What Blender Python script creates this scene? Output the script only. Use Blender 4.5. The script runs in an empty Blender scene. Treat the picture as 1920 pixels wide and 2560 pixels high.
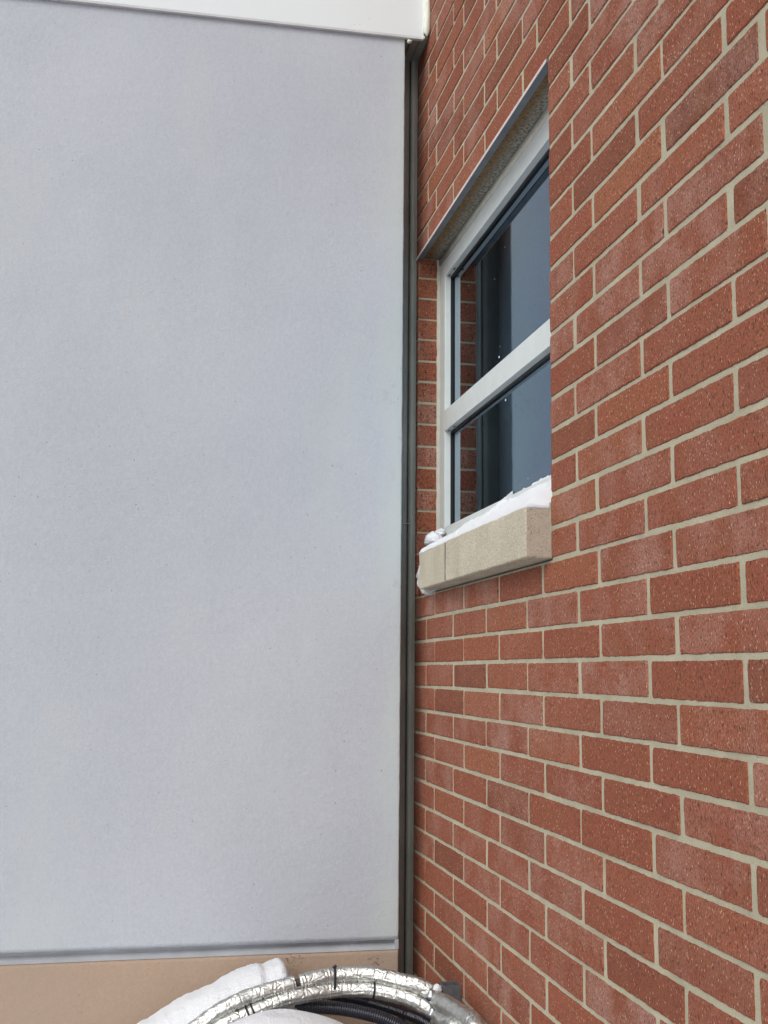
import bpy, bmesh, math, random
import mathutils
from mathutils import Vector, Matrix, noise
R_ = math.radians
random.seed(7)
S = bpy.context.scene
COL = S.collection
Z0 = 1.6          # height of the reference bed joint above the ground

# ------------------------------------------------------------------ camera
ROT = ((0.9796351098, -0.2005630643, 0.0094609132),
       (0.0372515955, 0.1352473021, -0.9901113502),
       (0.1973002034, 0.9703002754, 0.1399642998))
FPX = 2840.0
CP = Vector((-0.7796, -3.2076, -0.0220 + Z0))
cam = bpy.data.cameras.new('camera')
cam.sensor_fit = 'VERTICAL'; cam.sensor_height = 24.0
cam.lens = FPX / 2560 * 24.0
cam.clip_start = 0.02; cam.clip_end = 500
co = bpy.data.objects.new('camera', cam); COL.objects.link(co)
r0, r1, r2 = [Vector(r) for r in ROT]
M = Matrix((r0, -r1, -r2)).transposed().to_4x4()
M.translation = CP
co.matrix_world = M
S.camera = co

# ------------------------------------------------------------------ sky and sun (bright overcast, snow about)
SUN_EL, SUN_AZ = 38, 222          # azimuth the light comes from, clockwise from +Y
w = bpy.data.worlds.new('World'); S.world = w; w.use_nodes = True
nt = w.node_tree; nt.nodes.clear()
out = nt.nodes.new('ShaderNodeOutputWorld'); bg = nt.nodes.new('ShaderNodeBackground')
sky = nt.nodes.new('ShaderNodeTexSky'); sky.sky_type = 'NISHITA'; sky.sun_disc = False
sky.sun_elevation = R_(SUN_EL); sky.sun_rotation = R_(SUN_AZ)
sky.air_density = 1.0; sky.dust_density = 5.0; sky.ozone_density = 1.0
hs = nt.nodes.new('ShaderNodeHueSaturation'); hs.inputs['Saturation'].default_value = 0.30
nt.links.new(sky.outputs[0], hs.inputs['Color']); nt.links.new(hs.outputs[0], bg.inputs[0])
bg.inputs[1].default_value = 0.15
nt.links.new(bg.outputs[0], out.inputs[0])
sl = bpy.data.lights.new('sun', 'SUN'); sl.energy = 0.8; sl.angle = R_(35); sl.color = (1.0, .985, .955)
so = bpy.data.objects.new('sun', sl); COL.objects.link(so)
az = R_(SUN_AZ); el = R_(SUN_EL)
d = Vector((math.sin(az) * math.cos(el), math.cos(az) * math.cos(el), math.sin(el)))
so.rotation_euler = d.to_track_quat('Z', 'Y').to_euler(); so.location = (-6, -8, 9)
S.view_settings.view_transform = 'Standard'; S.view_settings.look = 'None'
S.view_settings.exposure = -0.18; S.view_settings.gamma = 1.0

def ray(x, y):
    return ((x - 960) / FPX) * r0 + ((y - 1280) / FPX) * r1 + r2
def aty(x, y, Y):            # point at depth plane y = Y seen at photo position (x, y)
    v = ray(x, y); t = (Y - CP.y) / v.y; return CP + v * t
def atx(x, y, X):
    v = ray(x, y); t = (X - CP.x) / v.x; return CP + v * t

# ------------------------------------------------------------------ object helpers
def link(name, bm, mats, parent=None, smooth=False):
    me = bpy.data.meshes.new(name); bm.to_mesh(me); bm.free()
    for m in (mats if isinstance(mats, (list, tuple)) else [mats]): me.materials.append(m)
    if smooth:
        for p in me.polygons: p.use_smooth = True
    o = bpy.data.objects.new(name, me); COL.objects.link(o)
    if parent: o.parent = parent
    return o
def tag(o, label=None, cat=None, group=None, kind=None):
    if label: o['label'] = label
    if cat: o['category'] = cat
    if group: o['group'] = group
    if kind: o['kind'] = kind
    return o
def empty(name, label, cat, group=None):
    o = bpy.data.objects.new(name, None); COL.objects.link(o); return tag(o, label, cat, group)
def box(bm, x0, x1, y0, y1, z0, z1, mi=0, bev=0):
    vs = [bm.verts.new((x, y, z)) for x in (x0, x1) for y in (y0, y1) for z in (z0, z1)]
    fs = []
    for q in ((0,1,3,2), (4,6,7,5), (0,4,5,1), (2,3,7,6), (0,2,6,4), (1,5,7,3)):
        f = bm.faces.new([vs[i] for i in q]); f.material_index = mi; fs.append(f)
    if bev:
        es = set(e for f in fs for e in f.edges)
        bmesh.ops.bevel(bm, geom=list(es), offset=bev, segments=2, affect='EDGES', profile=0.6)
def nz(*v, s=1.0, seed=0.0):
    return noise.noise(Vector(v) * s + Vector((seed, seed * 1.7, -seed)))

# ------------------------------------------------------------------ material helpers
class NT:
    def __init__(s, name):
        s.m = bpy.data.materials.new(name); s.m.use_nodes = True
        s.t = s.m.node_tree; s.b = s.t.nodes['Principled BSDF']
        s.tc = s.t.nodes.new('ShaderNodeTexCoord')
    def n(s, k, **kw):
        q = s.t.nodes.new(k)
        for a, v in kw.items():
            if a in q.inputs: q.inputs[a].default_value = v
            else: setattr(q, a, v)
        return q
    def L(s, a, b): s.t.links.new(a, b)
    def co(s, scale=(1,1,1)):
        mp = s.n('ShaderNodeMapping'); mp.inputs['Scale'].default_value = scale
        s.L(s.tc.outputs['Object'], mp.inputs[0]); return mp.outputs[0]
    def noise(s, scale, detail=2, rough=.5, vec=None, out='Fac'):
        q = s.n('ShaderNodeTexNoise'); q.inputs['Scale'].default_value = scale
        q.inputs['Detail'].default_value = detail; q.inputs['Roughness'].default_value = rough
        s.L(vec or s.tc.outputs['Object'], q.inputs['Vector']); return q.outputs[out]
    def ramp(s, fac, stops, interp='LINEAR'):
        q = s.n('ShaderNodeValToRGB'); cr = q.color_ramp; cr.interpolation = interp
        while len(cr.elements) < len(stops): cr.elements.new(0.5)
        for e, (p, c) in zip(cr.elements, stops):
            e.position = p; e.color = (c, c, c, 1) if isinstance(c, (int, float)) else (*c, 1)
        s.L(fac, q.inputs[0]); return q.outputs[0]
    def mix(s, fac, a, b, mode='MIX'):
        q = s.n('ShaderNodeMix', data_type='RGBA', blend_type=mode)
        for i, v in ((0, fac), (6, a), (7, b)):
            if isinstance(v, bpy.types.NodeSocket): s.L(v, q.inputs[i])
            elif i == 0: q.inputs[0].default_value = v
            else: q.inputs[i].default_value = (*v, 1)
        return q.outputs[2]
    def math(s, op, a, b=0.0, clamp=False):
        q = s.n('ShaderNodeMath', operation=op); q.use_clamp = clamp
        for i, v in ((0, a), (1, b)):
            if isinstance(v, bpy.types.NodeSocket): s.L(v, q.inputs[i])
            else: q.inputs[i].default_value = v
        return q.outputs[0]
    def attr(s, name, out='Fac'):
        return s.n('ShaderNodeAttribute', attribute_name=name).outputs[out]
    def bump(s, h, strength, dist, prev=None):
        q = s.n('ShaderNodeBump'); q.inputs['Strength'].default_value = strength
        q.inputs['Distance'].default_value = dist
        s.L(h, q.inputs['Height'])
        if prev: s.L(prev, q.inputs['Normal'])
        return q.outputs[0]
    def set(s, color=None, rough=None, metal=None, normal=None, spec=None):
        for k, v in (('Base Color', color), ('Roughness', rough), ('Metallic', metal), ('Normal', normal), ('Specular IOR Level', spec)):
            if v is None: continue
            if isinstance(v, bpy.types.NodeSocket): s.L(v, s.b.inputs[k])
            else: s.b.inputs[k].default_value = (*v, 1) if isinstance(v, tuple) else v
        return s.m

def mat_brick():
    s = NT('brick_clay')
    tone = s.attr('tone'); haze = s.attr('haze'); edge = s.attr('edge')
    base = s.ramp(tone, [(0, (.165,.054,.033)), (.3, (.228,.067,.039)), (.65, (.262,.080,.046)), (1, (.290,.103,.054))])
    bl = s.noise(14, 4, .6)
    base = s.mix(s.ramp(bl, [(.35, 0), (.7, .55)]), base, (.235, .092, .045))
    # pale bloom, patchy
    hz = s.ramp(s.noise(9, 5, .65), [(.40, 0), (.66, 1)])
    hz = s.math('MULTIPLY', hz, haze)
    fine = s.ramp(s.noise(330, 3, .7), [(.35, .35), (.65, 1)])
    base = s.mix(s.math('MULTIPLY', hz, fine, True), base, (.37, .225, .185))
    # sandy grain
    g = s.noise(300, 4, .85, vec=s.co((1, 1.4, .8)))
    base = s.mix(.85, base, s.ramp(g, [(.34, .12), (.5, .5), (.66, .85)]), 'OVERLAY')
    # dark drag pits and pale grit
    pit = s.noise(175, 2.5, .6, vec=s.co((1, 1.7, .6)))
    pm = s.ramp(pit, [(.585, 0), (.65, .85)])
    base = s.mix(pm, base, (.050, .024, .018))
    gr = s.n('ShaderNodeTexVoronoi'); gr.inputs['Scale'].default_value = 215
    s.L(s.co((1, 1.4, .6)), gr.inputs['Vector'])
    sel = s.n('ShaderNodeSeparateColor'); s.L(gr.outputs['Color'], sel.inputs[0])
    gm = s.math('MULTIPLY', s.ramp(gr.outputs['Distance'], [(.14, 1), (.30, 0)]), s.ramp(sel.outputs[0], [(.80, 0), (.98, .85)]))
    base = s.mix(gm, base, (.68, .47, .34))
    # mortar smeared on the arrises
    em = s.math('ADD', edge, s.math('MULTIPLY', s.noise(60, 4, .7), .9))
    base = s.mix(s.ramp(em, [(1.02, 0), (1.2, .75)]) if False else s.ramp(s.math('MULTIPLY', em, .5), [(.66, 0), (.76, .8)]), base, (.46, .38, .29))
    nb = s.bump(g, .5, .0016)
    nb = s.bump(pm, -.6, .0015, nb) if False else s.bump(s.math('MULTIPLY', pm, -1.0), .5, .0014, nb)
    return s.set(base, .88, normal=nb, spec=.25)
def mat_mortar():
    s = NT('lime_mortar')
    a = s.ramp(s.noise(11, 3, .6), [(.3, (.40,.375,.275)), (.7, (.51,.48,.36))])
    g = s.noise(420, 3, .8)
    a = s.mix(.6, a, s.ramp(g, [(.3, .33), (.7, .64)]), 'OVERLAY')
    a = s.mix(s.ramp(s.noise(150, 2, .6), [(.68, 0), (.75, .5)]), a, (.2, .18, .14))
    return s.set(a, .95, normal=s.bump(g, .9, .0025, s.bump(s.noise(90, 4, .65), .7, .004)), spec=.2)
def mat_stucco(name, c0, c1, streak):
    s = NT(name)
    a = s.ramp(s.noise(1.3, 3, .55), [(.3, c0), (.7, c1)])
    sc = s.noise(70, 4, .65, vec=s.co((1.5, 1, .8)))
    a = s.mix(.14, a, s.ramp(sc, [(.3, .36), (.7, .62)]), 'OVERLAY')
    gr = s.noise(240, 3, .7)
    a = s.mix(.24, a, s.ramp(gr, [(.3, .34), (.7, .64)]), 'OVERLAY')
    # weathering with a drifted edge near the corner and under the cap
    a = s.mix(s.ramp(s.noise(2.6, 5, .6, vec=s.co((1, 1, .35))), [(.50, 0), (.72, .5)]), a, streak)
    sx = s.n('ShaderNodeSeparateXYZ'); s.L(s.tc.outputs['Object'], sx.inputs[0])
    near = s.ramp(s.math('ADD', sx.outputs[0], s.math('MULTIPLY', s.noise(5, 4, .6, vec=s.co((1, 1, .5))), .34)), [(0, 0), (.09, .75)])
    a = s.mix(near, a, streak)
    stn = s.math('MULTIPLY', near, s.ramp(s.noise(14, 4, .65), [(.60, 0), (.74, .55)]))
    a = s.mix(stn, a, (.30, .30, .29))
    sp = s.noise(130, 0, .5)
    a = s.mix(s.ramp(sp, [(.84, 0), (.87, .6)]), a, (.16, .14, .12))
    h = s.noise(150, 4, .7)
    n1 = s.bump(h, .42, .0024)
    n2 = s.bump(s.noise(38, 3, .6, vec=s.co((1, 1, 1.6))), .28, .004, n1)
    n3 = s.bump(s.noise(3.0, 2, .5), .35, .02, n2)
    return s.set(a, .93, normal=n3, spec=.2)
def mat_plain(name, c, rough=.5, metal=0, var=.12, vs=12, bs=0, bd=.001, bscale=200, spec=.5):
    s = NT(name)
    lo = tuple(x * (1 - var) for x in c); hi = tuple(min(1, x * (1 + var)) for x in c)
    a = s.ramp(s.noise(vs, 4, .6), [(.3, lo), (.7, hi)])
    nb = s.bump(s.noise(bscale, 3, .6), bs, bd) if bs else None
    rr = s.ramp(s.noise(vs * 2.3, 3, .6), [(.3, max(.02, rough - .06)), (.7, min(1, rough + .06))])
    return s.set(a, rr, metal, nb, spec)
def mat_concrete():
    s = NT('cast_stone')
    a = s.ramp(s.noise(9, 4, .6), [(.3, (.43,.395,.310)), (.7, (.54,.50,.40))])
    g = s.noise(300, 3, .75)
    a = s.mix(.85, a, s.ramp(g, [(.3, .25), (.7, .72)]), 'OVERLAY')
    end = s.attr('endface')
    a = s.mix(s.math('MULTIPLY', end, s.ramp(s.noise(30, 4, .7), [(.3, .55), (.7, .95)])), a, (.37, .31, .26))
    pit = s.noise(230, 3, .7)
    a = s.mix(s.math('MULTIPLY', s.ramp(pit, [(.56, 0), (.68, .7)]), s.math('ADD', s.math('MULTIPLY', end, .8), .2)), a, (.13, .105, .085))
    a = s.mix(s.ramp(s.noise(200, 2, .6, vec=s.co((1, 1, .06))), [(.6, 0), (.75, .25)]), a, (.3, .27, .21))
    return s.set(a, .92, normal=s.bump(g, .6, .002, s.bump(pit, .4, .003)), spec=.2)
def mat_snow():
    s = NT('snow')
    b = s.b
    b.inputs['Subsurface Weight'].default_value = .35
    b.inputs['Subsurface Radius'].default_value = (.03, .035, .04)
    b.inputs['Subsurface Scale'].default_value = .25
    n = s.bump(s.noise(45, 6, .72), .8, .010, s.bump(s.noise(300, 3, .75), .6, .002))
    return s.set((.76, .79, .83), .85, normal=n, spec=.3)
def mat_foil():
    s = NT('crinkled_foil')
    v = s.n('ShaderNodeTexVoronoi', feature='DISTANCE_TO_EDGE'); v.inputs['Scale'].default_value = 36
    wv = s.mix(.35, s.tc.outputs['Object'], s.noise(30, 3, .6, out='Color'), 'LINEAR_LIGHT')
    wv2 = s.n('ShaderNodeVectorMath', operation='ADD')
    s.L(s.tc.outputs['Object'], wv2.inputs[0])
    sc = s.n('ShaderNodeVectorMath', operation='SCALE'); sc.inputs['Scale'].default_value = .02
    s.L(s.noise(30, 3, .6, out='Color'), sc.inputs[0]); s.L(sc.outputs[0], wv2.inputs[1])
    s.L(wv2.outputs[0], v.inputs['Vector'])
    h1 = s.ramp(v.outputs['Distance'], [(0, 0), (.10, 1)])
    h2 = s.noise(110, 4, .7, vec=wv2.outputs[0])
    scrim = s.n('ShaderNodeTexWave', wave_type='BANDS'); scrim.inputs['Scale'].default_value = 55
    scrim.inputs['Distortion'].default_value = 2.0
    s.L(s.tc.outputs['Object'], scrim.inputs['Vector'])
    n = s.bump(h1, .34, .003, s.bump(h2, .17, .005))
    c = s.ramp(s.noise(60, 3, .6), [(.3, (.50,.51,.49)), (.7, (.68,.69,.67))])
    return s.set(c, s.ramp(s.noise(90, 3, .6), [(.3, .34), (.7, .54)]), 1.0, n)
def mat_lintel():
    s = NT('rusted_galvanised_steel')
    g = s.noise(150, 2, .6, vec=s.co((1, .8, 1)))
    a = s.ramp(g, [(.36, (.085,.08,.062)), (.50, (.25,.25,.21)), (.62, (.31,.325,.29))])
    sx = s.n('ShaderNodeSeparateXYZ'); s.L(s.tc.outputs['Object'], sx.inputs[0])
    e = s.math('ADD', sx.outputs[0], s.math('MULTIPLY', s.noise(30, 4, .7), .022))
    rm = s.ramp(s.math('MULTIPLY', e, 10), [(.40, 1), (.68, 0)])
    rust = s.ramp(s.noise(120, 3, .7), [(.35, (.07,.035,.012)), (.65, (.26,.15,.045))])
    a = s.mix(s.math('MULTIPLY', rm, .95), a, rust)
    a = s.mix(s.ramp(s.noise(45, 4, .7), [(.52, 0), (.68, .7)]), a, (.22, .14, .06))
    return s.set(a, .6, .25, s.bump(g, .6, .002))
def mat_glass():
    s = NT('dark_window_glass')
    return s.set((.14, .225, .31), .015, 1.0, s.bump(s.noise(2.2, 1, .5), .03, .004), .62)

BRICK, MORTAR, STONE, SNOW, FOIL = mat_brick(), mat_mortar(), mat_concrete(), mat_snow(), mat_foil()
STUC_G = mat_stucco('grey_stucco', (.424,.463,.524), (.478,.512,.570), (.475,.535,.545))
STUC_B = mat_stucco('beige_stucco', (.375,.285,.220), (.425,.325,.250), (.36,.29,.235))
GREY_SMOOTH = mat_plain('groove_paint', (.355,.38,.415), .7, bs=.2, bscale=80)
FASCIA = NT('white_coated_metal').set((.70,.76,.785), .24, spec=.9)
FASCIA_LIP = mat_plain('dull_metal_lip', (.52,.54,.56), .5, var=.08)
DARKMORTAR = mat_plain('joint_shadow_mortar', (.15,.14,.115), .95, bs=.4)  # mortar darkened to paint in the shadow of the joint between the sill stones
COVER = mat_plain('grey_joint_cover', (.31,.33,.30), .42, var=.16, vs=5)
COVER_D = mat_plain('dark_grey_joint_cover', (.27,.275,.25), .5, var=.16, vs=5)
DARK = mat_plain('black_rubber', (.012,.013,.016), .5, spec=.4)
FOAM = mat_plain('spray_foam', (.70,.73,.64), .8, var=.07, vs=60, bs=.5, bd=.003, bscale=60)
ALU = mat_plain('silver_window_aluminium', (.66,.71,.70), .42, .15, var=.04, vs=20)
SEAL = mat_plain('pale_sealant', (.50,.49,.43), .7, var=.08, vs=40, bs=.3)
TOE = mat_plain('blue_grey_steel', (.155,.18,.205), .5, .2, var=.18, vs=14)
WHITE_EDGE = mat_plain('pale_drip_edge', (.62,.56,.52), .5, var=.1)
LINTEL, GLASS = mat_lintel(), mat_glass()
CONDUIT = mat_plain('black_conduit_jacket', (.026,.029,.042), .30, var=.2, vs=40, bs=.15, bscale=150)
PLASTIC = mat_plain('grey_plastic', (.155,.165,.180), .5, var=.14, vs=30, bs=.2)
STRUT = mat_plain('bracket_steel', (.105,.110,.120), .55, .35, var=.2, vs=40, bs=.3)
NAVY = mat_plain('navy_rubber', (.018,.026,.05), .45)
ZINC = mat_plain('zinc_plated_steel', (.42,.45,.46), .32, .8, var=.15, vs=60)
DROP = mat_plain('frozen_drop', (.7,.74,.78), .15)
PRINT = mat_plain('white_print', (.42,.43,.46), .7)
WRAP = mat_plain('icy_plastic_film', (.52,.55,.56), .3, var=.3, vs=40, bs=.8, bd=.006, bscale=40)
COPPER = mat_plain('dark_pipe', (.05,.042,.036), .6)

# ------------------------------------------------------------------ ground
bm = bmesh.new(); n = 90
for i in range(n + 1):
    for j in range(n + 1):
        u, v = i / n * 2 - 1, j / n * 2 - 1
        x = 60 * u * abs(u) ** 1.5; y = 60 * v * abs(v) ** 1.5
        bm.verts.new((x, y, .03 * nz(x, y, 0, s=.8) + .012 * nz(x, y, 0, s=3)))
bm.verts.ensure_lookup_table()
for i in range(n):
    for j in range(n):
        a = i * (n + 1) + j; bm.faces.new([bm.verts[q] for q in (a, a + n + 1, a + n + 2, a + 1)])
tag(link('ground', bm, SNOW, smooth=True), kind='structure')

# ------------------------------------------------------------------ brick building
DZ = {-18:-.0035,-17:-.0019,-16:-.0017,-15:-.0003,-14:-.0015,-13:-.0007,-12:-.0001,-11:-.0005,-10:-.0024,-9:-.0027,-8:-.0046,-7:-.0031,-6:-.0008,-5:.0005,-4:.0003,-3:.0028,-2:.0022,-1:.0028,0:.0046,1:.0052,2:.0046,3:.0062,4:.0068,5:.0041,6:.0026,7:.0007,8:-.0009,9:-.0039,10:-.0056,11:-.0089}
DUA = [.002,.0024,.0015,.0003,.0016,-.0009,-.0033]; DUB = [.0008,.0002,-.0017,-.0002,.0014,-.0004,-.0036]
def zj(k):
    if k in DZ: return Z0 - .067 * k + DZ[k]
    return Z0 - .067 * k + (-.0042 if k < 0 else -.009)
YN, YF = -1.0575, .125
def yn(z): return -1.0565 - .012 * max(0, min(1, (z - 1.8) / 1.05))      # near and far jamb of the window opening
ZS = zj(-3) + .005               # bottom of the opening (under the sill)
KT = -19                         # lintel level joint
ZL = zj(KT)                      # soffit of the opening
YEND, YBACK = -5.2, .22          # wall runs on past the camera
building = empty('brick_building', 'red brick building side with an inset window, right of the pale stucco wall', 'building')

bm = bmesh.new()
LT, LH, LE = [bm.verts.layers.float.new(k) for k in ('tone', 'haze', 'edge')]
def brick(ya, yb, za, zb):
    """one brick, ya > yb along the wall, rounded irregular face toward -X"""
    L, H = ya - yb, zb - za
    big = ya < -2.35 or za > 3.75 or zb < .55
    nx = 2 if big else max(3, int(L / .0055)); nh = 2 if big else 9
    tone = min(1, max(0, random.gauss(.50, .21))); haze = max(0, random.gauss(.30, .36)); haze = min(1, haze)
    if random.random() < .06: tone = random.uniform(.05, .2)
    cl = lambda v, m: max(-m, min(m, v))
    tilt = cl(random.gauss(0, .0004), .0006); off = cl(random.gauss(0, .0004), .0006); tz = cl(random.gauss(0, .0003), .0004)
    if zb > Z0 + .17 and zb < ZS and ya > -.28: haze = 1.0
    sd = random.uniform(0, 90)
    def rim(inset, depth, e, jit):
        ring = []
        def pt(y, z, cy, cz):
            j = jit * (nz(y * 60, z * 60, sd) + .7 * nz(y * 190, z * 190, sd)); j2 = jit * (nz(y * 60 + 9, z * 60, sd + 5) + .8 * nz(y * 190 + 9, z * 190, sd + 5))
            yy = y + cy * (inset + j * .7) ; zz = z + cz * (inset + j2)
            fx = off + tilt * ((y - yb) / L - .5) * 2 + tz * ((z - za) / H - .5) * 2
            v = bm.verts.new((fx + depth, yy, zz)); v[LT] = tone; v[LH] = haze; v[LE] = e; return v
        cr = .0035
        for i in range(nx + 1):
            y = ya - L * i / nx; k = cr if i in (0, nx) else 0
            ring.append(pt(y, za + (0 if not k else 0), (-1 if i == 0 else 1 if i == nx else 0) * (1.6 if k else 0), 1.6 if k else 1))
        for i in range(1, nh): ring.append(pt(yb, za + H * i / nh, 1, 0))
        for i in range(nx + 1):
            y = yb + L * i / nx; k = i in (0, nx)
            ring.append(pt(y, zb, (1 if i == 0 else -1 if i == nx else 0) * (1.6 if k else 0), -1.6 if k else -1))
        for i in range(1, nh): ring.append(pt(ya, zb - H * i / nh, -1, 0))
        return ring
    rs = [rim(0, .09, 0, .0), rim(0, .013, 0, .0006), rim(0, .0065, .85, .0011), rim(.0004, .0028, .85, .0011), rim(.0022, .0004, .45, .0012), rim(.0065, 0, 0, .001)]
    for a, b in zip(rs, rs[1:]):
        for i in range(len(a)):
            k = (i + 1) % len(a); bm.faces.new((a[i], a[k], b[k], b[i]))
    c = rs[-1]
    if big: bm.faces.new(c); return
    # fill the face with a grid of strips
    bot = c[0:nx + 1]; right = c[nx + 1:nx + nh]; top = list(reversed(c[nx + nh:2 * nx + nh + 1])); left = list(reversed(c[2 * nx + nh + 1:]))
    rows = [bot]
    for r in range(1, nh):
        row = [left[r - 1]]
        for i in range(1, nx):
            a, b = bot[i].co, top[i].co; q = a.lerp(b, r / nh)
            v = bm.verts.new((q.x + .0005 * nz(q.y * 40, q.z * 40, sd) , q.y, q.z)); v[LT] = tone; v[LH] = haze; v[LE] = 0
            row.append(v)
        row.append(right[r - 1]); rows.append(row)
    rows.append(top)
    for a, b in zip(rows, rows[1:]):
        for i in range(nx): bm.faces.new((a[i], a[i + 1], b[i + 1], b[i]))
J = .0038
for k in range(-42, 23):
    zt, zb_ = zj(k) - J, zj(k + 1) + J
    if zb_ < -.02: continue
    A = (k % 2 == 0)
    js = []
    for nn in range(-2, 18):
        if A: y = -.3 * nn + (DUA[nn] if 0 <= nn < 7 else 0)
        else: y = -.3 * (nn + .335) + (DUB[nn] if 0 <= nn < 7 else 0)
        js.append(y + random.gauss(0, .0012))
    jw = [max(.0056, random.gauss(.0069, .0011)) for _ in js]
    for i in range(len(js) - 1):
        ya, yb = js[i] - jw[i], js[i + 1] + jw[i + 1]
        ya = min(ya, YBACK); yb = max(yb, YEND)
        if ya - yb < .02: continue
        za, zb2 = zb_ + random.gauss(0, .0005), zt + random.gauss(0, .0005)
        if KT <= k < -3:      # rows cut by the opening
            for a_, b_ in ((min(ya, 9), max(yb, YF)), (min(ya, yn((za + zb2) / 2)), yb)):
                if a_ - b_ > .02: brick(a_, b_, za, zb2)
        else: brick(ya, yb, za, zb2)
wall_top = zj(-42)
MF = .0026
for b in ((YEND, YBACK, -.1, ZS - .0052), (YEND, YBACK, ZL + .004, wall_top), (YEND, yn(9) - .002, ZS - .0052, ZL + .004), (YF + .002, YBACK, ZS - .0052, ZL + .004)):
    # subdivided front so that the joints are not dead flat
    box(bm, MF, .088, b[0], b[1], b[2], b[3], 1)
va = [bm.verts.new((x, y, z)) for x in (MF, .088) for (y, z) in ((yn(9) - .0019, ZS - .0052), (yn(0) - .002, ZS - .0052), (yn(9) - .0018, ZL + .004))]
for q in ((0, 1, 2), (3, 5, 4), (0, 3, 4, 1), (1, 4, 5, 2), (0, 2, 5, 3)):
    f = bm.faces.new([va[i] for i in q]); f.material_index = 1
bmesh.ops.recalc_face_normals(bm, faces=bm.faces[:])
link('wall', bm, [BRICK, MORTAR], building)
# solid backing so that nothing shines through from behind
bm = bmesh.new()
box(bm, .35, .55, YEND, YBACK, -.1, wall_top); link('inner_wall', bm, DARK, building)

# window sill: two cast stones
def stone(y0, y1, xoff=0, near=False):
    bm = bmesh.new(); LA = bm.verts.layers.float.new('endface')
    ny = max(4, int((y1 - y0) / .012))
    prof = [(.09, .0), (-.030, .0), (-.031, .0035), (-.036, .0035), (-.037, .0), (-.0505, .0005), (-.0525, .003), (-.0525, .1005), (-.0505, .1035), (0, .113), (.068, .126), (.09, .129)]
    zb = ZS - .001
    sub = []
    for a, b in zip(prof, prof[1:]):
        m = max(1, int(math.dist(a, b) / .012))
        for q in range(m): sub.append((a[0] + (b[0] - a[0]) * q / m, a[1] + (b[1] - a[1]) * q / m))
    sub.append(prof[-1])
    rings = []
    for i in range(ny + 1):
        y = y0 + (y1 - y0) * i / ny
        ring = []
        for (x, z) in sub:
            e = .0018 if i in (0, ny) else 0
            cx, cz = .02, .06
            xx = x + (cx - x) * e * 4 if i in (0, ny) else x
            zz = z + (cz - z) * e * 8 if i in (0, ny) else z
            zfac = (z > .05) * (-.0) 
            v = bm.verts.new((xx + xoff + .0007 * nz(x * 50, y * 50, z * 50), y + (.0012 * nz(x * 70, z * 70, 3) if i in (0, ny) else 0), zb + zz + .0009 * nz(x * 30, y * 30, z * 30, seed=4)))
            v[LA] = 0; ring.append(v)
        rings.append(ring)
    for a, b in zip(rings, rings[1:]):
        for i in range(len(a) - 1): bm.faces.new((a[i], a[i + 1], b[i + 1], b[i]))
        bm.faces.new((a[-1], a[0], b[0], b[-1]))
    for ring, s in ((rings[0], -1), (rings[-1], 1)):
        cap = [bm.verts.new((v.co.x + (.02 - v.co.x) * .03, v.co.y + s * .0012, v.co.z + (zb + .06 - v.co.z) * .03)) for v in ring]
        for v in cap: v[LA] = 1
        m = len(ring)
        for i in range(m): bm.faces.new((ring[i], ring[(i + 1) % m], cap[(i + 1) % m], cap[i]))
        bm.faces.new(cap)
    bmesh.ops.recalc_face_normals(bm, faces=bm.faces[:])
    return bm
tag(link('window_sill', stone(-1.0535, -.4215), STONE, building), 'long pale cast stone sill block')
tag(link('window_sill', stone(-.4095, -.121, .0025), STONE, building), 'short pale cast stone sill block at the far end')
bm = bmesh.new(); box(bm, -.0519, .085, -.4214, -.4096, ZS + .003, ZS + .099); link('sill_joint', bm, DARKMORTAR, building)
bm = bmesh.new(); box(bm, -.002, .085, YN + .0005, -1.0550, ZS + .001, ZS + .112); link('sill_joint', bm, MORTAR, building)

# lintel over the opening
bm = bmesh.new()
box(bm, .0165, .088, yn(9) + .0005, YF + .0005, ZL - .001, ZL + .003, 0)
box(bm, -.0025, .0150, yn(9) + .0008, YF + .012, ZL - .0055, ZL + .0035, 1, .0007)
box(bm, -.0040, -.0027, yn(9) + .0010, YF + .016, ZL - .0058, ZL + .0015, 2)
box(bm, -.0030, .0100, YF + .0125, YF + .0185, ZL - .0120, ZL - .0015, 1)
bmesh.ops.recalc_face_normals(bm, faces=bm.faces[:])
link('lintel', bm, [LINTEL, TOE, WHITE_EDGE], building)

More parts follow.
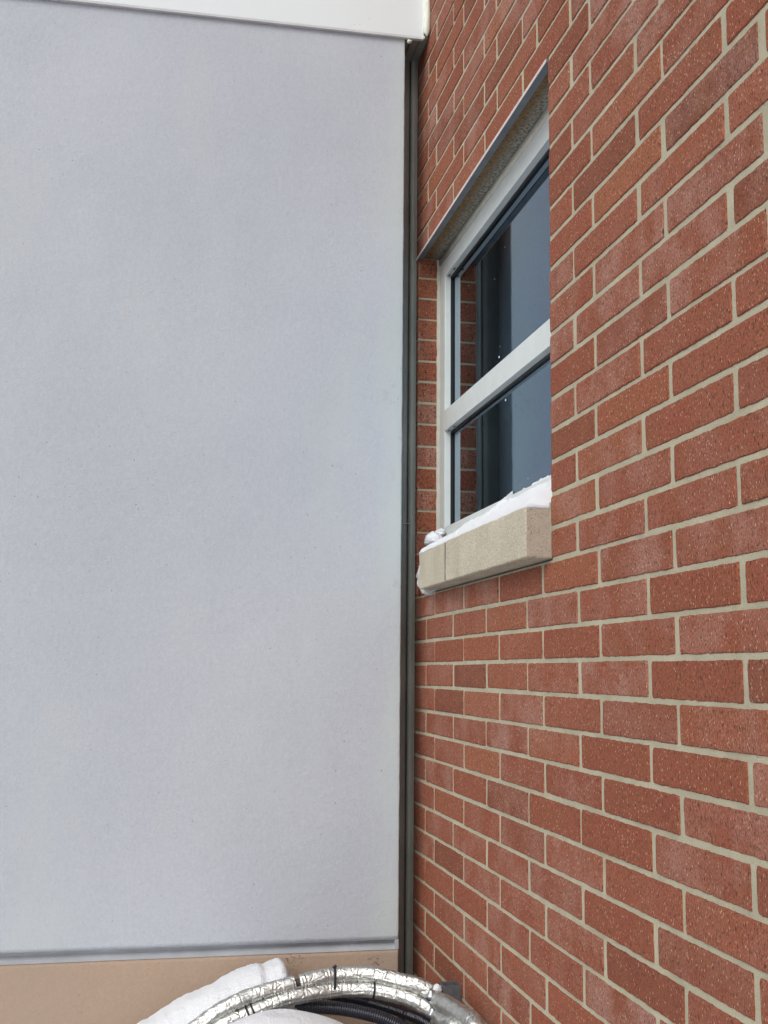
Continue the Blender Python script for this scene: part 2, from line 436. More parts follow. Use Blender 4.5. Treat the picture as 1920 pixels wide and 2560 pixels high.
# window
XF = .070; XG = .0945
zf = lambda z: z + Z0
HF0, HF1 = zf(1.192), zf(1.245); M0, M1 = zf(.704), zf(.767); B0, B1 = ZS + .116, zf(.410)
JF, JN = .0600, YN + .064
bm = bmesh.new()
def fbox(*a): box(bm, *a, bev=.0011)
fbox(XF, .125, JF, YF - .004, B0, HF1)            # far jamb
fbox(XF, .125, YN + .004, JN, B0, HF1)            # near jamb
fbox(XF + .0004, .1246, JN, JF, HF0, HF1 - .0004) # head
fbox(XF + .0004, .1246, JN, JF, B0 + .0004, B1)   # bottom rail
window = link('window', bm, ALU, building); window['label'] = 'aluminium framed window of two panes set back in the brickwork'
bm = bmesh.new(); box(bm, XF - .0006, .1240, JN + .0004, JF - .0004, M0, M1, bev=.0012); link('mullion', bm, ALU, window)
for (za, zb_) in ((M1, HF0), (B1, M0)):
    bm = bmesh.new(); g = .0065
    ya, yb = JN, JF
    box(bm, XG - g, XG - .0003, yb - .004, yb - .0003, za + .0003, zb_ - .0003)
    box(bm, XG - g, XG - .0003, ya + .0003, ya + .004, za + .0003, zb_ - .0003)
    box(bm, XG - g, XG - .0003, ya + .0045, yb - .0045, zb_ - .0065, zb_ - .0003)
    box(bm, XG - g, XG - .0003, ya + .0045, yb - .0045, za + .0003, za + .0045)
    bmesh.ops.recalc_face_normals(bm, faces=bm.faces[:])
    link('gasket', bm, DARK, window)
    bm = bmesh.new(); box(bm, XG, XG + .022, ya, yb, za, zb_)
    bmesh.ops.recalc_face_normals(bm, faces=bm.faces[:])
    link('glass_pane', bm, GLASS, window)
    for yy in (JF - .07, -.93, JN + .10, JF-.011):
        bm = bmesh.new(); box(bm, XF + .009, XF + .013, yy - .009, yy + .009, zb_ - .0009, zb_ + .001); 
        link('weep_slot', bm, DARK, window)
for (px, py, r_) in ((1248, 893, .0022), (1250, 866, .0013), (1172, 714, .0010), (1264, 1000, .0024), (1170, 815, .0010), (1236, 698, .0011), (1262, 618, .0011), (1168, 765, .0009), (1300, 1212, .0010), (1320, 1196, .0011)):
    p = atx(px, py, XG); bm = bmesh.new(); bmesh.ops.create_icosphere(bm, subdivisions=2, radius=1)
    for v in bm.verts: v.co = Vector((p.x + v.co.x * r_ * .5, p.y + v.co.y * r_ * 1.6, p.z + v.co.z * r_ * (1.5 if r_ > .002 else 1)))
    link('water_drop', bm, DROP, window, True)
# sealant beads round the frame
bm = bmesh.new()
def strip(p0, p1, up, w, h, seg=60, sd=0):
    """a lumpy bead from p0 to p1; up = outward directions (two)"""
    p0, p1 = Vector(p0), Vector(p1); a, b = [Vector(q) for q in up]
    prev = None
    for i in range(seg + 1):
        c = p0.lerp(p1, i / seg); ring = []
        for t in (0, .25, .5, .75, 1):
            k = .0011 * nz(i * .35, t * 2, sd)
            q = c + a * (w * (1 - t)) + b * (h * t) + (a + b) * k
            ring.append(bm.verts.new(q))
        if prev:
            for j in range(4): bm.faces.new((prev[j], prev[j + 1], ring[j + 1], ring[j]))
        prev = ring
strip((XF + .002, YF, B0), (XF + .002, YF, HF1 + .02), ((-1, 0, 0), (0, -1, 0)), .0115, .006, 90, 1)
box(bm, XF - .003, XF + .004, YN + .001, YF - .001, HF1 + .0003, ZL - .0015)
bmesh.ops.recalc_face_normals(bm, faces=bm.faces[:])
link('sealant_bead', bm, SEAL, window, True)

# icy film and foam stuffed beside the sill's far end
bm = bmesh.new()
def blob(bm, c, r, sub=4, amp=.25, fr=3.0, sd=0, mi=0, squash=None):
    res = bmesh.ops.create_icosphere(bm, subdivisions=sub, radius=1)
    for v in res['verts']:
        p = v.co.normalized()
        k = 1 + amp * nz(p.x * fr, p.y * fr, p.z * fr, seed=sd) + amp * .4 * nz(p.x * fr * 3, p.y * fr * 3, p.z * fr * 3, seed=sd + 3)
        v.co = Vector((c[0] + p.x * r[0] * k, c[1] + p.y * r[1] * k, c[2] + p.z * r[2] * k))
blob(bm, (.006, -.040, ZS + .042), (.041, .070, .053), 5, .16, 2.6, 2)
link('crumpled_film', bm, WRAP, building, True)

# ------------------------------------------------------------------ stucco building
stucco = empty('stucco_building', 'pale grey stucco wall with a white metal cap and beige base', 'building')
XE = -.0735; XL = -5.5; YB = .128
ZG0, ZG1 = zf(-.780), zf(-.7535)          # reveal groove bottom / top
ZFB = zf(1.909)                            # under the cap
def stucco_block(z0, z1, name, m, lab):
    bm = bmesh.new(); nzs = max(2, int((z1 - z0) / .012))
    prev = None
    xs = [XL, -3, -1.6, -1.0, -.6, -.35, -.2, XE - .02]
    for i in range(nzs + 1):
        z = z0 + (z1 - z0) * i / nzs
        jx = .0013 * nz(0, z * 14, 1) + .0006 * nz(0, z * 70, 5); ring = []
        for x in xs: ring.append(bm.verts.new((x, .0018 + .0016 * nz(x * 1.2, 0, z * 1.2) * (1 if x > -2 else 0), z)))
        for a in range(7):
            t = a / 6 * math.pi / 2; rr = .005
            ring.append(bm.verts.new((XE - rr + rr * math.sin(t) + jx, .0016 + rr - rr * math.cos(t), z)))
        ring.append(bm.verts.new((XE + jx, YB, z))); ring.append(bm.verts.new((XL, YB, z)))
        if prev:
            for j in range(len(ring)): bm.faces.new((prev[j], prev[(j + 1) % len(ring)], ring[(j + 1) % len(ring)], ring[j]))
        else: bm.faces.new(list(reversed(ring)))
        prev = ring
    bm.faces.new(prev)
    bmesh.ops.recalc_face_normals(bm, faces=bm.faces[:])
    o = link(name, bm, m, stucco, True); o['label'] = lab
    o.data.polygons.foreach_set('use_smooth', [len(p.vertices) == 4 for p in o.data.polygons])
    return o
stucco_block(ZG1, zf(2.74), 'wall', STUC_G, 'pale grey upper stucco wall')
stucco_block(-.1, ZG0, 'base_wall', STUC_B, 'beige base of the stucco wall')
bm = bmesh.new()   # reveal groove: two bevels and a narrow flat, stopped short of the corner
gp = [(.0, ZG1), (.017, ZG1 - .0115), (.018, ZG1 - .0135), (.0, ZG0)]
for x0, x1 in ((XL, XE - .0105),):
    nxs = 120; prev = None
    for i in range(nxs + 1):
        x = x0 + (x1 - x0) * i / nxs
        ring = [bm.verts.new((x, y + .0002, z + .0007 * nz(x * 6, z * 9, 1))) for y, z in gp] + [bm.verts.new((x, .12, ZG0)), bm.verts.new((x, .12, ZG1))]
        if prev:
            for j in range(6): bm.faces.new((prev[j], prev[(j + 1) % 6], ring[(j + 1) % 6], ring[j]))
        prev = ring
box(bm, XE - .0105, XE - .001, .0008, .12, ZG0, ZG1)
bmesh.ops.recalc_face_normals(bm, faces=bm.faces[:])
link('reveal_groove', bm, GREY_SMOOTH, stucco)
# white metal cap
bm = bmesh.new()
def capz(x): return zf(1.924) + (x + .02) * .0135
XC = -.0180; ZCT = zf(2.75)
vs = {}
for nm, y0, y1, dz0, dz1, mi in (('face', -.0095, .0005, .0075, None, 0), ('lip', -.0115, .0005, 0.0, .0074, 1)):
    pts = []
    for x in (XL, XC):
        zb = capz(x) + dz0; zt = ZCT if dz1 is None else capz(x) + dz1
        pts += [(x, y0, zb), (x, y1, zb), (x, y0, zt), (x, y1, zt)]
    v = [bm.verts.new(q) for q in pts]
    for q in ((0,1,3,2), (4,6,7,5), (0,4,5,1), (2,3,7,6), (0,2,6,4), (1,5,7,3)):
        f = bm.faces.new([v[i] for i in q]); f.material_index = mi
bmesh.ops.recalc_face_normals(bm, faces=bm.faces[:])
cap = link('fascia', bm, [FASCIA, FASCIA_LIP], stucco)
for px, py in ((886.6, 61), (899.8, 61), (923.7, 47.5)):
    p = aty(px, py, -.0097); bm = bmesh.new(); bmesh.ops.create_uvsphere(bm, u_segments=8, v_segments=6, radius=.0009)
    bmesh.ops.translate(bm, verts=bm.verts, vec=p); link('rivet', bm, DARK, cap)
# foam bead between cap and brickwork
bm = bmesh.new(); prev = None; N = 70
for i in range(N + 1):
    z = zf(1.934) + i * .0115; t = min(1, i / 3.0); sc = math.sqrt(max(.05, 1 - (1 - t) ** 2))
    ring = []
    for a in range(14):
        th = a / 14 * math.tau
        rx = (.0115 + .0016 * nz(z * 22, 1, a * .3)) * sc; ry = (.013 + .003 * nz(z * 16, 7, a * .3)) * sc
        ring.append(bm.verts.new((-.0098 + rx * math.cos(th) + .0012 * nz(z * 18, 0, 3), -.016 + ry * math.sin(th), z)))
    if prev:
        for j in range(14): bm.faces.new((prev[j], prev[(j + 1) % 14], ring[(j + 1) % 14], ring[j]))
    else: bm.faces.new(ring)
    prev = ring
bm.faces.new(prev); bmesh.ops.recalc_face_normals(bm, faces=bm.faces[:])
link('foam_bead', bm, FOAM, stucco, True)
bm = bmesh.new(); blob(bm, (-.020, -.0165, zf(1.926)), (.0042, .004, .0045), 3, .4, 2, 1); link('foam_lump', bm, FOAM, stucco, True)
bm = bmesh.new(); blob(bm, (-.062, -.006, zf(1.914)), (.007, .008, .0045), 3, .5, 2, 4); link('foam_lump', bm, FOAM, stucco, True)
# expansion joint cover in the recess
def cover(z0, z1, dy, dark):
    bm = bmesh.new()
    prof = [(-.085, .146)]
    if dark:
        prof += [(-.0500, .146), (-.0490, .1445), (-.0375, .1425), (-.0280, .1440), (-.0262, .1465), (-.0262, .160)]
    else:
        prof = [(-.0228, .160), (-.0228, .1450), (-.0215, .1400), (-.0185, .1360), (-.0140, .1345), (-.0095, .1350), (-.0070, .1372), (-.0040, .1380), (-.0008, .1384), (-.0008, .160)]
    nn = 120; prev = None
    for i in range(nn + 1):
        z = z0 + (z1 - z0) * i / nn; wob = .0006 * nz(z * 3, 0, 1); ring = [bm.verts.new((x + wob * (x < -.002), y + dy + wob, z)) for x, y in prof]
        if prev:
            for j in range(len(ring) - 1): bm.faces.new((prev[j], prev[j + 1], ring[j + 1], ring[j]))
        prev = ring
    bmesh.ops.recalc_face_normals(bm, faces=bm.faces[:])
    return bm
ZSEAM = zf(.428); ZCEIL = zf(1.934)
for z0, z1, dy in ((-.1, ZSEAM - .0012, .0), (ZSEAM + .0012, ZCEIL + .02, .0012)):
    link('joint_cover', cover(z0, z1, dy, True), COVER_D, stucco, True)
    link('joint_cover', cover(z0, z1, dy, False), COVER, stucco, True)
bm = bmesh.new(); box(bm, -.05, -.0012, .137, .16, ZSEAM - .0011, ZSEAM + .0011); link('cover_seam', bm, COVER, stucco)
bm = bmesh.new(); box(bm, -.09, .0, .161, .24, -.1, wall_top); link('recess_backing', bm, DARK, stucco)
bm = bmesh.new()  # ribbed underside closing the recess
for x0, x1, dz in ((-.0735, -.052, .003), (-.050, -.0265, 0), (-.0245, -.0012, .001)):
    box(bm, x0, x1, -.001, .150, ZCEIL + dz, ZCEIL + .02, bev=.001)
box(bm, -.0725, -.0012, .001, .1495, ZCEIL + .0201, zf(2.73))
bmesh.ops.recalc_face_normals(bm, faces=bm.faces[:])
link('joint_cover_end', bm, COVER_D, stucco)
# sooty specks on the beige base
rs = random.Random(3)
bm = bmesh.new()
for i in range(46):
    px = 712 + rs.betavariate(1.4, 3) * 60; py = 2386 + rs.betavariate(1.3, 2.5) * 46
    if rs.random() < .25: px, py = 935 + rs.gauss(0, 9), 2397 + rs.gauss(0, 7)
    p = aty(px, py, -.0003); r = rs.uniform(.0005, .0018)
    vs = [bm.verts.new((p.x + r * math.cos(a) * rs.uniform(.6, 1.6), -.0006, p.z + r * math.sin(a) * rs.uniform(.5, 1))) for a in [k / 7 * math.tau for k in range(7)]]
    bm.faces.new(vs)
o = link('soot_specks', bm, mat_plain('soot', (.06, .05, .04), .9), stucco); o['kind'] = 'stuff'

# ------------------------------------------------------------------ snow
def snow_sill():
    bm = bmesh.new()
    cont = [(1096,1362),(1120.6,1346.7),(1139,1330.8),(1149.8,1320),(1160,1315),(1160.5,1305.6),(1181.6,1295),(1210.8,1285.7),(1229,1269.8),(1237,1263),(1248,1263.5),(1261,1244.6),(1266,1236),(1270.5,1229.4),(1277,1228.5),(1281,1233),(1298,1228.6),(1330,1212.7),(1335.4,1204.8),(1351.4,1198),(1366,1190),(1379,1184)]
    P3 = []
    for i, c in enumerate(cont):
        X = .066 if c[0] < 1262 else .086
        P3.append((atx(*c, X), X))
    P3.sort(key=lambda q: -q[0].y)
    ys = [q[0].y for q in P3]
    def back(y):
        for a, b in zip(P3, P3[1:]):
            if a[0].y >= y >= b[0].y:
                t = (a[0].y - y) / max(1e-6, a[0].y - b[0].y); return a[0].z + (b[0].z - a[0].z) * t, a[1] + (b[1] - a[1]) * t
        return (P3[0][0].z, .066) if y > ys[0] else (P3[-1][0].z, .086)
    NY, NX = 480, 40
    y0, y1 = -.05, -1.0555
    prev = None
    for i in range(NY + 1):
        y = y0 + (y1 - y0) * i / NY
        zb, xb = back(y)
        endk = min(1, (y0 - y) / .12)
        zfr = ZS + .1035 - .001
        ring = []
        fr = -.0500 + .003 * nz(y * 25, 0, 2)
        if y > -.121: fr = -.02
        for j in range(NX + 1):
            t = j / NX
            x = fr + (xb + .006 - fr) * t
            base = ZS + .104 + (x + .05) * .19
            prof = .16 * (1 - (1 - min(1, t / .10)) ** 2) + .84 * (.55 * t + .45 * t ** 2.2)
            z = zfr + (zb - zfr) * prof
            z += .006 * max(0, nz(x * 70, y * 60, 0, seed=12)) ** .7 * min(1, t * 2) * endk * (.4 + .6 * t)
            z += (.0035 * nz(x * 40, y * 22, 0, seed=3) + .0022 * nz(x * 110, y * 90, 0, seed=8)) * min(1, t * 5) * endk
            if t < .98 and t > .06:        # layered crust
                z += .006 * (abs(nz(x * 55 + y * 14, y * 9, 0, seed=5)) - .25) * min(1, t * 4)
            z = max(z, base - .002) if t < .95 else z
            ring.append(bm.verts.new((x, y, z)))
        ring.append(bm.verts.new((xb + .006, y, ZS + .10))); ring.append(bm.verts.new((fr, y, ZS + .100)))
        if prev:
            m = len(ring)
            for j in range(m): bm.faces.new((prev[j], prev[(j + 1) % m], ring[(j + 1) % m], ring[j]))
        else: bm.faces.new(ring)
        prev = ring
    bm.faces.new(prev); bmesh.ops.recalc_face_normals(bm, faces=bm.faces[:])
    return bm
tag(link('sill_snow', snow_sill(), SNOW, None, True), 'thick ragged strip of white snow lying along the stone window sill against the glass', 'snow')
bm = bmesh.new()
c = atx(1092, 1348, .045); 
blob(bm, (.034, .050, c.z - .004), (.026, .05, .024), 5, .16, 1.6, 6)
blob(bm, (.056, .060, c.z + .020), (.012, .03, .013), 4, .30, 2, 9)
tag(link('snow_clump', bm, SNOW, None, True), 'small lump of snow wedged in the far corner of the window recess', 'snow')

def smooth_path(pts, n):
    """Catmull-Rom through points"""
    P = [Vector(p) for p in pts]; P = [P[0] * 2 - P[1]] + P + [P[-1] * 2 - P[-2]]
    outp = []
    segs = len(P) - 3
    for s in range(segs):
        a, b, c, d_ = P[s:s + 4]
        m = max(2, n // segs)
        for k in range(m):
            t = k / m
            outp.append(.5 * ((2 * b) + (c - a) * t + (2 * a - 5 * b + 4 * c - d_) * t * t + (3 * b - a - 3 * c + d_) * t ** 3))
    outp.append(P[-2]); return outp
def resample(path, step):
    L = [0]
    for a, b in zip(path, path[1:]): L.append(L[-1] + (b - a).length)
    n = max(2, int(L[-1] / step)); res = []; j = 0
    for i in range(n + 1):
        s = L[-1] * i / n
        while j < len(L) - 2 and L[j + 1] < s: j += 1
        t = (s - L[j]) / max(1e-9, L[j + 1] - L[j]); res.append(path[j].lerp(path[j + 1], t))
    return res
def frames(path):
    T = [(path[min(i + 1, len(path) - 1)] - path[max(i - 1, 0)]).normalized() for i in range(len(path))]
    U = T[0].cross(Vector((0, 1, 0))).normalized(); out_ = []
    for t in T:
        U = (U - t * U.dot(t)).normalized(); out_.append((t, U, t.cross(U)))
    return out_
def tube(path, rad, seg=20, cap=True):
    bm = bmesh.new(); prev = None; F = frames(path)
    s = 0
    for i, (c, (t, u, v)) in enumerate(zip(path, F)):
        if i: s += (path[i] - path[i - 1]).length
        ring = []
        for a in range(seg):
            th = a / seg * math.tau; r = rad(s, th, i / (len(path) - 1)) if callable(rad) else rad
            ring.append(bm.verts.new(c + (u * math.cos(th) + v * math.sin(th)) * r))
        if prev:
            for j in range(seg): bm.faces.new((prev[j], prev[(j + 1) % seg], ring[(j + 1) % seg], ring[j]))
        elif cap: bm.faces.new(list(reversed(ring)))
        prev = ring
    if cap: bm.faces.new(prev)
    bmesh.ops.recalc_face_normals(bm, faces=bm.faces[:])
    return bm
def foil_sleeve(pts, r0_, parent, sd, label=None):
    path = resample(smooth_path(pts, 200), .0016)
    rs = random.Random(sd); Ltot = len(path) * .0016
    folds = []; q = .01
    while q < Ltot: folds.append((q, rs.uniform(.0012, .0030), rs.uniform(0, math.tau), rs.uniform(-.004, .004))); q += rs.uniform(.018, .045)
    seam = rs.uniform(1.6, 2.1)
    def rad(s, th, f):
        r = r0_
        r += .0008 * nz(math.cos(th) * 2.2, math.sin(th) * 2.2, s * 60, seed=sd) + .00035 * nz(math.cos(th) * 6, math.sin(th) * 6, s * 170, seed=sd + 2)
        for (p, dep, ph, sk) in folds:
            dd = (s - p - sk * math.sin(th + ph))
            if abs(dd) < .006: r -= dep * math.exp(-(dd / .0013) ** 2) * (.6 + .6 * math.sin(th * 2 + ph)) - .35 * dep * math.exp(-((dd - .003) / .0015) ** 2)
        k = (th - seam - .15 * math.sin(s * 20)) % math.tau
        r += .0022 * (1 - k / math.tau)                    # overlapping lap of the jacket
        r += .0005 * math.copysign(1, math.sin(th * 5 + 3 * nz(s * 20, 0, sd)))
        e = min(s, Ltot - s)
        if e < .004: r *= .93 + .07 * e / .004
        return r
    o = link('foil_sleeve', tube(path, rad, 44), FOIL, parent, True)
    if label: o['label'] = label
    return o
def pp(lst, yf):
    return [aty(x, y, yf(x)) for x, y in lst]
YU = lambda x: -.265 - .10 * min(1, max(0, (x - 850) / 230)) ** 1.3
YLo = lambda x: -.275 - .095 * min(1, max(0, (x - 850) / 230)) ** 1.3
# upper insulated pipe
up = empty('insulated_pipe', 'upper foil wrapped pipe arching over the other lines, black cable tie round its crown', 'pipe', 'foil wrapped pipes')
lo_ = empty('insulated_pipe', 'lower foil wrapped pipe arching just beneath the upper one', 'pipe', 'foil wrapped pipes')
uL = [(380,2680),(430,2618),(500,2560),(560,2519),(640,2484),(738,2457)]
uM = [(750,2455),(800,2443),(835,2438),(897,2434),(945,2438),(992,2449),(1041,2461),(1079,2479)]
uR3 = [aty(1092,2500,-.385), atx(1122,2515,-.062), atx(1158,2540,-.052), atx(1190,2572,-.048), Vector((-.05,-.70,zf(-.90))), Vector((-.055,-.76,zf(-1.10)))]
foil_sleeve(pp(uL, YU), .0172, up, 11)
foil_sleeve(pp(uM, YU), .0177, up, 12)
foil_sleeve(uR3, .0192, up, 13)
bm = tube(resample(smooth_path(pp([(720,2463)] + uM[:2], YU), 40), .004), .0095, 14); link('bare_pipe', bm, COPPER, up, True)
bm = tube(resample(smooth_path([pp(uM, YU)[-2], pp(uM, YU)[-1], uR3[0], uR3[1]], 60), .004), .0120, 14); link('bare_pipe', bm, ZINC, up, True)
lL = [(430,2665),(500,2600),(574,2553),(617,2536),(655,2519),(720,2496),(768,2485),(835,2475),(894,2473),(936,2476),(1007,2491),(1045,2506),(1078,2524)]
foil_sleeve(pp(lL, YLo), .0170, lo_, 21)
lR3 = [aty(1092,2540,-.385), atx(1116,2560,-.075), atx(1140,2590,-.070), Vector((-.08,-.62,zf(-1.05)))]
foil_sleeve(lR3, .0170, lo_, 22)
bm = tube(resample(smooth_path([pp(lL, YLo)[-2], pp(lL, YLo)[-1], lR3[0], lR3[1]], 60), .004), .0115, 14); link('bare_pipe', bm, ZINC, lo_, True)

# black hoses
def conduit(pts, r, rib, name_label, ribamp):
    path = resample(smooth_path(pts, 160), .0008 if rib else .003)
    f = (lambda s, th, k: r + ribamp * math.sin(s / rib * math.tau)) if rib else r
    o = link('conduit', tube(path, f, 22), CONDUIT, None, True); return tag(o, name_label, 'conduit'), path
hy = lambda x: -.235 - .05 * min(1, max(0, (x - 780) / 250))
conduit(pp([(560,2600),(640,2556),(700,2530),(751,2517),(835,2520),(902,2531),(970,2551),(1030,2585),(1070,2630)], hy), .0160, .0058, 'thick ribbed black hose curving beneath the foil pipes', .0008)
hy2 = lambda x: -.195 - .05 * min(1, max(0, (x - 840) / 250))
c2, p2 = conduit(pp([(760,2478),(843,2489),(869,2494),(905,2500),(970,2518),(1007,2531),(1058,2552),(1100,2580),(1140,2620)], hy2), .0138, None, 'black flexible conduit with white printed lettering, behind the ribbed hose', 0)
def wrap_text(txt, path, r, s0, size, th0, parent):
    cu = bpy.data.curves.new('lettering', 'FONT'); cu.body = txt; cu.size = size; cu.extrude = 0
    tmp = bpy.data.objects.new('lettering_tmp', cu); COL.objects.link(tmp)
    bpy.context.view_layer.update()
    me = bpy.data.meshes.new_from_object(tmp.evaluated_get(bpy.context.evaluated_depsgraph_get()))
    bpy.data.objects.remove(tmp); bpy.data.curves.remove(cu)
    F = frames(path); step = (path[1] - path[0]).length
    for v in me.vertices:
        s = (s0 + v.co.x) / step; i = int(max(0, min(len(path) - 2, s))); fr = s - i
        t, u, w_ = F[i]; c = path[i].lerp(path[i + 1], fr); d_ = (CP - c); d_ = (d_ - t * d_.dot(t)).normalized()
        upv = t.cross(d_); 
        if upv.z < 0: upv = -upv
        a = th0 + v.co.y / r
        v.co = c + (d_ * math.cos(a) + upv * math.sin(a)) * (r + .0005)
    me.materials.clear(); me.materials.append(PRINT)
    o = bpy.data.objects.new('lettering', me); COL.objects.link(o); o.parent = parent; return o
def s_at(path, px):
    best = 0; s = 0
    for i in range(1, len(path)):
        s += (path[i] - path[i - 1]).length
        v = path[i] - CP; x = 960 + FPX * v.dot(r0) / v.dot(r2)
        if x < px: best = s
    return best
wrap_text('ANACONDA SEALTITE  2 H 3/4" TYPE CUA', p2, .0138, s_at(p2, 921), .0088, -.22, c2)
wrap_text('SEALTITE ANACONDA', p2, .0138, s_at(p2, 1018), .0100, -.15, c2)

# cable ties
def tie(p3s, label, r=.0016, knob=None):
    path = resample(smooth_path(p3s, 60), .003)
    bm = tube(path, r, 8)
    if knob is not None: blob(bm, knob, (.0038, .004, .0042), 3, .1, 2)
    tag(link('cable_tie', bm, DARK, None, True), label, 'cable tie', 'black cable ties')
def ring_around(c, t, ra, rb, up=Vector((0, 0, 1)), n=18):
    u = (up - t * up.dot(t)).normalized(); v = t.cross(u)
    return [c + u * math.cos(a) * ra + v * math.sin(a) * rb for a in [k / n * math.tau for k in range(n + 1)]]
cu_ = aty(834, 2438, YU(834)); cl = aty(834, 2476, YLo(834))
cm = (cu_ + cl) / 2; half = (cu_ - cl).length / 2
tie(ring_around(cm, Vector((1, 0, -.02)).normalized(), half + .0205, .0205), 'long black cable tie binding both foil pipes together at the crown', .0030, knob=cm + Vector((.003, -.004, half + .0225)))
c1 = aty(933, 2475.5, YLo(933)); tie(ring_around(c1, Vector((.99, -.05, -.10)).normalized(), .0198, .0198), 'single black cable tie round the lower foil pipe, right of the crown', .0026)
for q, (px, py) in enumerate(((621, 2534), (634, 2528))):
    c1 = aty(px, py, YLo(px)); tie(ring_around(c1, Vector((.88, 0, .42)).normalized(), .0198, .0198), ('left' if q == 0 else 'right') + ' one of the two black ties on the lower foil pipe beside the snow', .0024)

# bracket on the brickwork: open-topped channel end
bx0, bx1, by0, by1, bz0, bz1 = -.0445, -.0008, -.381, -.338, zf(-1.05), zf(-.781)
br = empty('wall_bracket', 'grey open topped channel bracket fixed to the brick wall', 'bracket')
bm = bmesh.new(); t = .0028
for a in ((bx0, bx1, by0, by0 + t, bz0, bz1), (bx0, bx1, by1 - t, by1, bz0, bz1), (bx0, bx0 + t, by0 + t, by1 - t, bz0, bz1), (bx1 - t, bx1, by0 + t, by1 - t, bz0, bz1), (bx0 + t, bx1 - t, by0 + t, by1 - t, bz0, bz0 + .05)):
    box(bm, *a, bev=.0005)
box(bm, bx0 + .008, bx0 + .0105, by0 + t, by1 - t, bz0 + .05, bz1 - .004); box(bm, bx1 - .014, bx1 - .0115, by0 + t, by1 - t, bz0 + .05, bz1 - .004)
link('channel', bm, STRUT, br)
cu = bpy.data.curves.new('lettering', 'FONT'); cu.body = 'alflex'; cu.size = .0125; cu.extrude = .0005
tmp = bpy.data.objects.new('t', cu); COL.objects.link(tmp); bpy.context.view_layer.update()
me = bpy.data.meshes.new_from_object(tmp.evaluated_get(bpy.context.evaluated_depsgraph_get())); bpy.data.objects.remove(tmp)
for v in me.vertices:
    x, y, z = v.co; v.co = ((bx0 + .014) + y, by0 - .0004 - z, bz1 - .006 - x)
me.materials.clear(); me.materials.append(PLASTIC)
o = bpy.data.objects.new('lettering', me); COL.objects.link(o); o.parent = br
bm = bmesh.new(); box(bm, -.078, bx0 - .0003, -.376, -.350, zf(-.812), zf(-.797), bev=.001); link('arm', bm, ZINC, br)
bm = bmesh.new(); blob(bm, (-.0585, -.366, zf(-.790)), (.0135, .014, .0105), 4, .2, 2.5, 3)
tag(link('snow_clump', bm, SNOW, None, True), 'small white dab of snow between the foil pipe and the grey bracket', 'snow')
# clamps with rubber cups and bolts
for q, (px, py, nm) in enumerate(((1078, 2491, 'upper clamp with navy rubber rim where the upper foil pipe meets the bracket'), (1081, 2536, 'lower clamp with navy rubber rim and bolt hanging under the lower foil pipe'))):
    c = aty(px, py, -.392); e = empty('pipe_clamp', nm, 'clamp', 'pipe clamps')
    bm = bmesh.new()
    def lathe(bm, c, prof, seg=24):
        prev = None
        for (r, z) in prof:
            ring = [bm.verts.new((c.x + r * math.cos(a / seg * math.tau), c.y + r * math.sin(a / seg * math.tau), c.z + z)) for a in range(seg)]
            if prev:
                for j in range(seg): bm.faces.new((prev[j], prev[(j + 1) % seg], ring[(j + 1) % seg], ring[j]))
            else: bm.faces.new(ring)
            prev = ring
        bm.faces.new(prev); bmesh.ops.recalc_face_normals(bm, faces=bm.faces[:])
    lathe(bm, c, [(.004, .016), (.007, .014), (.008, .008), (.0125, .004), (.0135, .0), (.0125, -.002)]); link('cup', bm, ZINC, e, True)
    bm = bmesh.new(); lathe(bm, c, [(.0125, -.0022), (.0138, -.003), (.0135, -.0065), (.010, -.0085), (.006, -.009)]); link('rubber_rim', bm, NAVY, e, True)
    bm = bmesh.new(); lathe(bm, c, [(.0055, -.0092), (.0050, -.017), (.0022, -.020), (.0022, -.055)], 10); link('bolt', bm, mat_plain('brass_bolt', (.42, .40, .30), .4, .5) if q else ZINC, e, True)

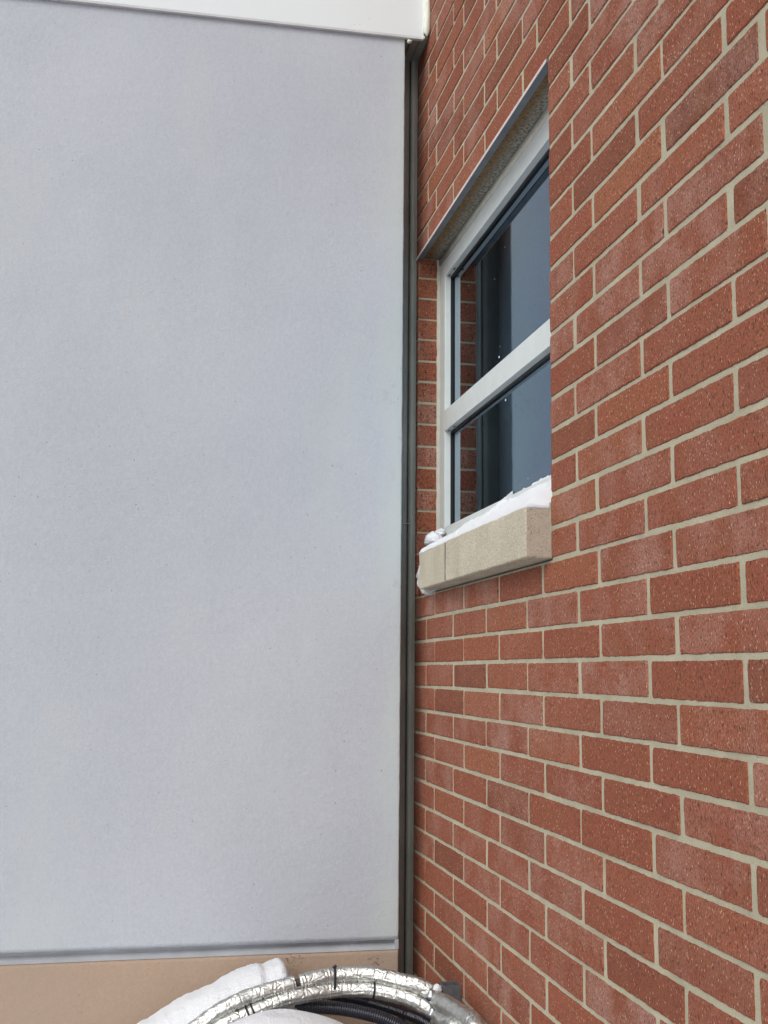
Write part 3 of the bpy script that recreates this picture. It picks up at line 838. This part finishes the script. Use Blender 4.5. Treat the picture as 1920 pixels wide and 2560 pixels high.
# snow heap behind the left run of the upper pipe
def heap(cont, ybk, yfr, drop, nsub=6, sd=0):
    """snow body: silhouette from the contour at mid depth, rounded front and back, going down by drop"""
    bm = bmesh.new(); ym = (ybk + yfr) / 2
    pts = resample(smooth_path([aty(x, y, ybk - .35 * (ybk - yfr)) for x, y in cont], 260), .004)
    prev = None
    for i, p in enumerate(pts):
        ring = []
        K = 18
        for k in range(K + 1):
            a = k / K * math.pi
            y = ym + (ybk - yfr) / 2 * math.copysign(abs(math.cos(a)) ** .75, math.cos(a))
            rg = .0035 * nz(p.x * 45, y * 45, sd) + .0016 * nz(p.x * 190, y * 190, sd)
            z = p.z + rg - drop * (1 - math.sin(a) ** .8)
            if k > K / 2: z = p.z + rg - drop * 1.0 * (1 - math.sin(a)) ** 1.0
            z += .006 * nz(p.x * 14, y * 14, z * 14, seed=sd) * math.sin(a)
            ring.append(bm.verts.new((p.x, y, z)))
        if prev:
            m = len(ring)
            for j in range(m): bm.faces.new((prev[j], prev[(j + 1) % m], ring[(j + 1) % m], ring[j]))
        else: bm.faces.new(ring)
        prev = ring
    bm.faces.new(prev); bmesh.ops.recalc_face_normals(bm, faces=bm.faces[:])
    return bm
cont = [(150,2700),(250,2632),(330,2566),(400,2523),(421.7,2512),(454,2493),(508.5,2464.6),(552,2443),(595,2421),(638.7,2405),(658,2408),(675.6,2398.4),(695,2391),(705,2395),(712.5,2408),(721,2425.6),(732,2438.6),(748,2450)]
tag(link('snow_drift', heap(cont, -.02, -.262, .105, sd=2), SNOW, None, True), 'smooth wedge of snow heaped between the beige wall and the foil pipe', 'snow')
# snowbank from the ground up to the hoses
bm = bmesh.new(); NA, NR = 60, 40
top = aty(715, 2532, -.42)
prev = None
for r in range(NR + 1):
    t = r / NR; ring = []
    for a in range(NA):
        th = a / NA * math.tau
        rad = .03 + .62 * t; x = top.x + .08 * t - .12 * t + rad * 1.0 * math.cos(th) * (1.0); y = top.y + rad * .62 * math.sin(th)
        y = min(y, -.015) 
        z = top.z * (1 - t ** 1.25) if t > .0 else top.z
        h = top.z * math.cos(min(1, t * 1.05) * math.pi / 2) ** .8 if t < .95 else 0
        h += .012 * nz(x * 7, y * 7, 0, seed=2) * (t > .02) - .002
        ring.append(bm.verts.new((x, y, h)))
    if prev:
        for j in range(NA): bm.faces.new((prev[j], prev[(j + 1) % NA], ring[(j + 1) % NA], ring[j]))
    else: bm.faces.new(ring)
    prev = ring
bmesh.ops.recalc_face_normals(bm, faces=bm.faces[:])
tag(link('snowbank', bm, SNOW, None, True), 'rounded white snowbank top at the bottom edge, in front of the black hoses', 'snow')
